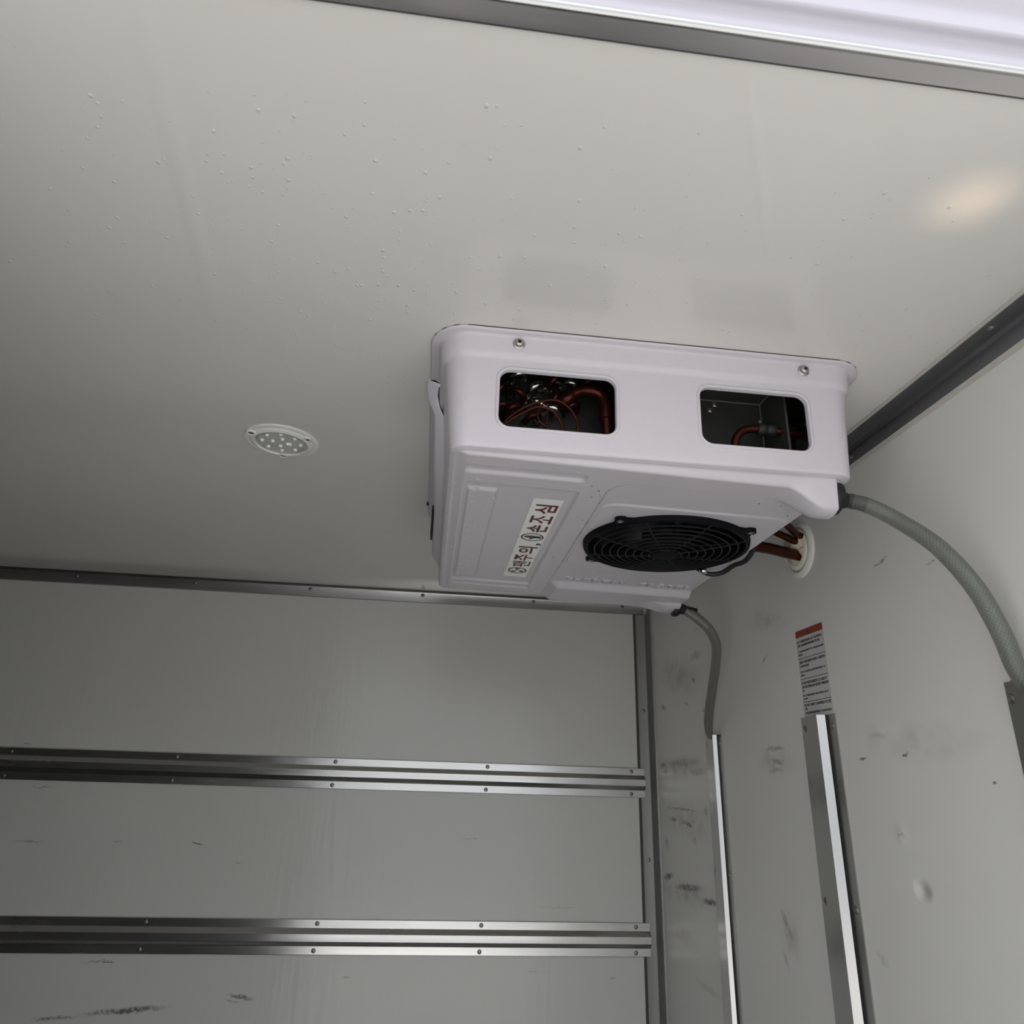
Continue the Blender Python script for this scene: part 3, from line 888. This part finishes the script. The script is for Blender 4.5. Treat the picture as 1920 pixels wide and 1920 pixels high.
# ---- inside, seen through the two openings
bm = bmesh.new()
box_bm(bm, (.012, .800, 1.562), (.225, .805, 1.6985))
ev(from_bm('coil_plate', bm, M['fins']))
bends = [(.0870, 1.690, .3, 1), (.0860, 1.663, -.5, 1), (.1090, 1.674, .6, 1), (.1340, 1.688, .9, 1), (.1560, 1.682, -.3, 1), (.1360, 1.662, 1.1, 1), (.1115, 1.650, -.4, 1),
         (.0800, 1.640, .5, 0), (.1310, 1.643, -.2, 1), (.1060, 1.630, .4, 1), (.0640, 1.668, .9, 0), (.0650, 1.642, .2, 0), (.1800, 1.688, .5, 0), (.1560, 1.650, .4, 0)]
for i, (x, z, tl, kind) in enumerate(bends):
    c_ = math.cos(tl)*.0095; s_ = math.sin(tl)*.0095
    y0 = .799
    path = [(x-c_, y0, z-s_)] + [(x-c_*math.cos(a), .784-.013*math.sin(a), z-s_*math.cos(a)) for a in [math.pi*k/8 for k in range(9)]] + [(x+c_, y0, z+s_)]
    o = ev(tube('return_bend', path, .0044, M['solder'] if kind and i % 2 == 0 else M['copper'], None, 10))
    if kind:
        for sg in (-1, 1):
            lathe('solder_collar', [(.0044, 0), (.0066, .002), (.0060, .007), (.0044, .010)], 12, basis((x+sg*c_, y0-.004, z+sg*s_), (0, -1, .1)), M['solder'], o)
for path, r in (([(.055, .745, 1.580), (.0618, .741, 1.5931), (.0786, .740, 1.6127), (.1011, .740, 1.6281), (.1274, .740, 1.6358), (.144, .740, 1.6278), (.1539, .740, 1.6125), (.1565, .740, 1.598), (.1566, .742, 1.575)], .0017),
                ([(.060, .737, 1.580), (.0689, .735, 1.5961), (.0909, .735, 1.6133), (.107, .735, 1.6214), (.1234, .735, 1.6178), (.1333, .735, 1.6042), (.1366, .735, 1.593), (.137, .736, 1.575)], .0016),
                ([(.124, .746, 1.578), (.122, .745, 1.597), (.1100, .745, 1.6073), (.1079, .745, 1.6219), (.1184, .745, 1.6266), (.1190, .746, 1.6079), (.117, .748, 1.578)], .0015)):
    ev(tube('capillary_tube', catmull(path, 7), r, M['copper'], None, 8))
ev(tube('suction_pipe', catmull([(.136, .785, 1.650), (.1435, .758, 1.646), (.1538, .755, 1.6562), (.1675, .755, 1.6622), (.183, .755, 1.6615), (.1928, .755, 1.6525), (.1958, .755, 1.6282), (.1974, .755, 1.60), (.198, .755, 1.57)], 8), .0075, M['copper'], None, 14))
ev(lathe('pipe_collar', [(.0075, -.01), (.0095, -.009), (.0095, .009), (.0075, .01)], 16, basis((.1958, .755, 1.632), (0, 0, 1)), M['copper']))
# right chamber: folded sheet-metal liner, a pipe with a clamped valve
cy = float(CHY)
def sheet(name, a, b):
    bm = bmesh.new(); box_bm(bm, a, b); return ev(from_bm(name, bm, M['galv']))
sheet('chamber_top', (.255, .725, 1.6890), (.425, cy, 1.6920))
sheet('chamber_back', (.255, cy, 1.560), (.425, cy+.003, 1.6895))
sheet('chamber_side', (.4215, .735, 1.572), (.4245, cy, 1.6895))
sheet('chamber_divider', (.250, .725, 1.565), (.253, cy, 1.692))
for k, (x, y, z, d) in enumerate(((.352, cy-.030, 1.6888, (0, 0, -1)), (.357, cy-.0002, 1.6830, (0, -1, 0)), (.350, cy-.0002, 1.6740, (0, -1, 0)), (.300, cy-.0002, 1.664, (0, -1, 0)))):
    ev(put(SMALL, 'screw', (x, y, z), d, None, k))
bm = bmesh.new()
tube_into(bm, [(.256, cy-.0008, 1.6885), (.4205, cy-.0008, 1.6885)], .0011, 6); tube_into(bm, [(.4210, cy-.001, 1.6885), (.4210, .735, 1.6885)], .0011, 6); tube_into(bm, [(.4208, cy-.001, 1.6885), (.4208, cy-.001, 1.58)], .0011, 6)
ev(from_bm('sealed_seam', bm, M['solder_dull']))
ev(tube('liquid_pipe', catmull([(.357, .750, 1.570), (.3588, .750, 1.6014), (.3648, .750, 1.6147), (.374, .750, 1.6223), (.3906, .750, 1.6250), (.4097, .750, 1.6246), (.4259, .750, 1.6236), (.4508, .752, 1.6224), (.478, .755, 1.621)], 8), .0052, M['copper'], None, 12))
ev(lathe('valve_body', [(0, -.012), (.007, -.012), (.0085, -.008), (.0085, -.003), (.0065, 0), (.0085, .003), (.0085, .008), (.007, .012), (0, .012)], 14, basis((.402, .750, 1.6245), (1, 0, 0)), M['hole']))
ev(tube('valve_stem', [(.394, .749, 1.628), (.394, .748, 1.636)], .003, M['galv'], None, 8))
ev(tube('chamber_pipe', catmull([(.446, .78, 1.580), (.446, .775, 1.615), (.449, .77, 1.640), (.458, .77, 1.6424), (.474, .775, 1.640)], 6), .0065, M['copper'], None, 12))

# refrigerant lines running from the unit to the bulkhead opening
for i, (pts_, r) in enumerate((([(.455, 1.045, 1.600), (.505, 1.060, 1.582), (.56, 1.075, 1.580), (.60, 1.087, 1.578), (.637, 1.095, 1.576)], .0095),
                               ([(.455, 1.02, 1.615), (.51, 1.035, 1.612), (.57, 1.062, 1.604), (.61, 1.08, 1.598), (.637, 1.088, 1.596)], .0062),
                               ([(.455, .99, 1.620), (.52, 1.0, 1.618), (.575, 1.04, 1.612), (.61, 1.07, 1.607), (.637, 1.08, 1.605)], .0060))):
    ev(tube('refrigerant_pipe', catmull(pts_, 8), r, M['copper'], None, 14))

# black drain spigots screwed into the two sumps
def spigot(c, d, r=.0215):
    d = Vector(d).normalized()
    m4 = basis(c, d)
    o = ev(lathe('drain_spigot', [(0, 0), (r, 0), (r*1.02, .004), (r*.9, .011), (r*.62, .0150), (.0105, .0165), (.0100, .022), (.0085, .024), (.0085, .046), (0, .046)], 24, m4, M['rubber']))
    return o
spigot((.4735, .7500, 1.5370), (1, -.02, -.10), .0230)
spigot((.4660, 1.3080, 1.5270), (1, -.12, -.22), .0180)
# drops of water clinging to the shell
pts = []
g = random.Random(5)
for _ in range(70):
    x = g.uniform(.012, .16)*(g.random()**.4); y = g.uniform(.735, 1.2)
    if g.random() < .5: x = g.uniform(.012, .05)
    z = float(pan_height(np.array([x]), np.array([y]))[0])
    pts.append(((x, y, z+.0002), g.choice((.0012, .0016, .0022, .003)), g.uniform(.8, 1.2)))
ev(drops('shell_droplets', pts, M['bead'], None))
# grime settled in the crease round the fan recess
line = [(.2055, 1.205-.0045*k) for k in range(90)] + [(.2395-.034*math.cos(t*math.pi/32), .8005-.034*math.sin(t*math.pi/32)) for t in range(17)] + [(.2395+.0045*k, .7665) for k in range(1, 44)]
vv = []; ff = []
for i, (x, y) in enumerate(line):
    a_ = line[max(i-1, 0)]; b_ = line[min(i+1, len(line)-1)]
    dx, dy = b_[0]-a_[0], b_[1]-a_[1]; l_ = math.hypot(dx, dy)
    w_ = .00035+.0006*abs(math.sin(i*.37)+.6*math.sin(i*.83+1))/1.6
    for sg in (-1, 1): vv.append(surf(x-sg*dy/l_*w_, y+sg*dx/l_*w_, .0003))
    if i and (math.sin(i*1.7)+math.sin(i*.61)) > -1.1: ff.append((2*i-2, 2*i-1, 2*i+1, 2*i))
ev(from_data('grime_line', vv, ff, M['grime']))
# flecks of grime on the pan
bm = bmesh.new()
for _ in range(16):
    x = g.choice((g.uniform(.18, .20), g.uniform(.21, .46))); y = g.choice((g.uniform(.775, .825), g.uniform(1.13, 1.20), g.uniform(.8, 1.2) if x < .2 else 1.15))
    z = float(pan_height(np.array([x]), np.array([y]))[0])
    lathe_bm(bm, [(1, 0), (.6, .5), (0, .6)], 6, basis((x, y, z), (0, 0, -1)) @ Matrix.Diagonal((g.uniform(.0008, .0016), g.uniform(.001, .0022), .0004, 1)))
bmesh.ops.recalc_face_normals(bm, faces=bm.faces)
ev(from_bm('grime_flecks', bm, M['hole'], kind='stuff'))

# ------------------------------------------------------------------ drain hoses
h1 = catmull([(.4985, .7485, 1.5345), (.5150, .7350, 1.5235), (.5400, .7210, 1.5010), (.5620, .6935, 1.4610), (.5790, .6725, 1.4100), (.5910, .6640, 1.3590), (.6040, .6700, 1.3260), (.6150, .6735, 1.3100), (.6190, .6740, 1.3000)], 12)
e = empty('drain_hose', h1[0], 'thick clear braided drain hose curving from the unit into the right-edge pipe cover', 'hose', 'drain hoses of the cooling unit')
keep_world(tube('hose_wall', h1, lambda t: (.0090+.0010*min(1, t*2.2))*(1-.40*max(0, (t-.84)/.16)), M['hose'], None, 20, False, True), e)
keep_world(tube('hose_tail', h1[:5], lambda t: .0094, M['hose_end'], None, 18), e)
h2 = catmull([(.4905, 1.3060, 1.5210), (.5110, 1.3020, 1.5060), (.5360, 1.3060, 1.4850), (.5590, 1.3330, 1.4600), (.5780, 1.3900, 1.4290), (.5950, 1.4600, 1.3880), (.6060, 1.5150, 1.3400), (.6130, 1.5370, 1.3100), (.6190, 1.5420, 1.2980)], 12)
e = empty('drain_hose', h2[0], 'narrow grey drain hose drooping from the far corner of the unit', 'hose', 'drain hoses of the cooling unit')
keep_world(tube('hose_wall', h2, lambda t: .0096-.0036*max(0, (t-.80)/.20), M['hose_grey'], None, 18, False, True), e)

# ------------------------------------------------------------------ pipe opening in the bulkhead
GC = (L, 1.100, 1.590)
e = empty('wall_grommet', GC, 'round ivory pipe opening on the bulkhead, packed with putty around copper pipes', 'grommet')
m4 = basis(GC, (-1, 0, 0))
keep_world(lathe('outer_ring', [(.0400, .0002), (.0400, .0055), (.0412, .0068), (.0445, .0060), (.0490, .0022), (.0500, .0002)], 48, m4, M['grommet']), e)
keep_world(lathe('inner_ring', [(.0270, .0002), (.0270, .0080), (.0282, .0092), (.0345, .0085), (.0360, .0070), (.0360, .0002)], 40, m4, M['grommet']), e)
bm = bmesh.new()
g = random.Random(11)
for (dy, dz, r, hgt) in ((.0, .0, .028, .010), (-.012, .008, .018, .022), (.012, .010, .016, .020), (.004, -.010, .020, .016), (-.018, -.006, .013, .012), (.020, -.006, .012, .014), (0, .022, .014, .014)):
    mm = Matrix.Translation((L-.001, 1.10+dy, 1.590+dz)) @ Matrix.Diagonal((hgt, r, r*.9, 1))
    r_ = bmesh.ops.create_icosphere(bm, subdivisions=3, radius=1.0, matrix=mm)
    for v in r_['verts']:
        v.co += Vector((g.uniform(-1, 1), g.uniform(-1, 1), g.uniform(-1, 1)))*.0010
        v.co.x = min(v.co.x, L-.0005)
keep_world(from_bm('putty', bm, M['putty'], smooth=60), e)

# ------------------------------------------------------------------ caution sticker on the bulkhead
sy0, sy1, sz0, sz1 = 1.0585, 1.1470, 1.3125, 1.4545
st = empty('caution_sticker', (L, 1.10, sz0), 'tall pale sticker with an orange header and small black print', 'sticker')
def spoly(name, y0, y1, z0, z1, x, mat, r=0.0):
    if r:
        p = rr_path(y0, y1, z0, z1, r, 5); v = [(x, a, b) for a, b in p] + [(x+.0002, a, b) for a, b in p]; n = len(p)
        f = [tuple(range(n))[::-1], tuple(range(n, 2*n))] + [(i, (i+1) % n, n+(i+1) % n, n+i) for i in range(n)]
    else:
        v = [(x, y0, z0), (x, y1, z0), (x, y1, z1), (x, y0, z1)]; f = [(0, 1, 2, 3)]
    return keep_world(from_data(name, v, f, mat), st)
spoly('sticker_film', sy0, sy1, sz0, sz1, L-.0005, M['sticker'], .003)
spoly('sticker_header', sy0+.0006, sy1-.0006, sz1-.0120, sz1-.0004, L-.0007, M['orange'], .0025)
# faint dark triangle in the header
cy = 1.106
keep_world(from_data('header_triangle', [(L-.0009, cy+.006, sz1-.0105), (L-.0009, cy-.006, sz1-.0105), (L-.0009, cy, sz1-.0020)], [(0, 1, 2)], M['grey_ink']), st)
# lines of small print (illegible in the photo): each a run of tiny ragged strokes
g = random.Random(21)
def print_line(z, hgt, ya, yb):
    """ya = left end (far, large y), yb = right end."""
    v = []; f = []
    y = ya
    while y > yb:
        w = g.uniform(.0011, .0019)
        kind = g.randrange(4)
        segs = [(0, w, .0, .28), (0, .35*w, 0, 1), (.55*w, .9*w, .1, 1), (0, w, .72, 1), (.1*w, .9*w, .42, .62)]
        g.shuffle(segs)
        for (a, b, c, d) in segs[:4]:
            k = len(v)
            v += [(L-.0007, y-a, z+c*hgt), (L-.0007, y-b, z+c*hgt), (L-.0007, y-b, z+d*hgt), (L-.0007, y-a, z+d*hgt)]
            f.append((k, k+1, k+2, k+3))
        y -= w+g.uniform(.0002, .0007)
        if g.random() < .13: y -= .0016
    keep_world(from_data('print_line', v, f, M['ink']), st)
YL, YR = sy1-.0040, sy0+.0040
for z, h_, a, b in ((1.4330, .0040, YL, YR+.002), (1.4265, .0040, YL, YR+.010), (1.4170, .0030, YL, YR+.001), (1.4115, .0030, YL, YL-.012),
                    (1.3985, .0040, YL, YR), (1.3920, .0035, YL, YL-.030), (1.3830, .0030, YL, YR+.004), (1.3775, .0026, YL, YL-.013),
                    (1.3640, .0042, YL, YR), (1.3575, .0042, YL, YR+.001), (1.3525, .0030, YL, YL-.006), (1.3440, .0032, YL, YR+.004), (1.3390, .0030, YL, YL-.012),
                    (1.3280, .0042, YL, YR), (1.3225, .0036, YL, YL-.008), (1.3160, .0032, YL, YR+.001)):
    print_line(z, h_, a, b)
for z in (1.4060, 1.3720, 1.3348):
    spoly('rule_line', sy0+.001, sy1-.001, z, z+.0009, L-.0007, M['ink'])

# ------------------------------------------------------------------ round LED lamp in the ceiling
LC = Vector((-.2655, 1.0510, H))
e = empty('ceiling_lamp', LC, 'round white LED lamp let into the ceiling, left of the cooling unit', 'lamp')
m4 = basis(LC, (0, 0, -1))
keep_world(lathe('lamp_rim', [(.0585, .0001), (.0580, .0016), (.0555, .0026), (.0520, .0030), (.0500, .0026), (.0490, .0036), (.0440, .0062), (.0420, .0064), (.0405, .0050), (.0400, .0020)], 64, m4, M['lamp_white']), e)
keep_world(lathe('lamp_board', [(0, .0022), (.0402, .0022), (.0405, .0005)], 48, m4, M['lamp_grey']), e)
for (x, y) in ((-.3060, 1.0200), (-.2215, 1.0290), (-.2715, 1.0970)):
    o = keep_world(lathe('screw_boss', [(.0078, .0030), (.0078, .0062), (.0066, .0066), (.0050, .0062), (.0048, .0035)], 18, basis((x, y, H), (0, 0, -1)), M['lamp_white']), e)
    lathe('screw', [(.0049, .0034), (.0047, .0046), (.0024, .0050), (.0016, .0038), (0, .0036)], 14, basis((x, y, H), (0, 0, -1)), M['hole'], o)
LEDS = [(493, 817), (511, 821), (523, 814), (538.5, 818), (542.5, 812.5), (519, 826.5), (535.5, 830), (546, 828.5), (501, 832), (517, 835.5), (532, 838), (547.5, 841.5), (562, 831.5)]
for k in range(13):
    if k == 0: r, a = .010, .4
    elif k < 5: r, a = .0135, math.pi/2*k+.3
    else: r, a = .0300, 2*math.pi*(k-5)/8+.15
    p = (LC.x+r*math.cos(a), LC.y+r*math.sin(a), H-.0022)
    keep_world(lathe('led', [(.0032, 0), (.0030, .0022), (.0018, .0034), (0, .0038)], 12, basis(p, (0, 0, -1)), M['led']), e)
keep_world(lathe('lens_ring', [(.0385, .0022), (.0385, .0048), (.0372, .0052), (.0360, .0046), (.0360, .0022)], 48, m4, M['water']), e)
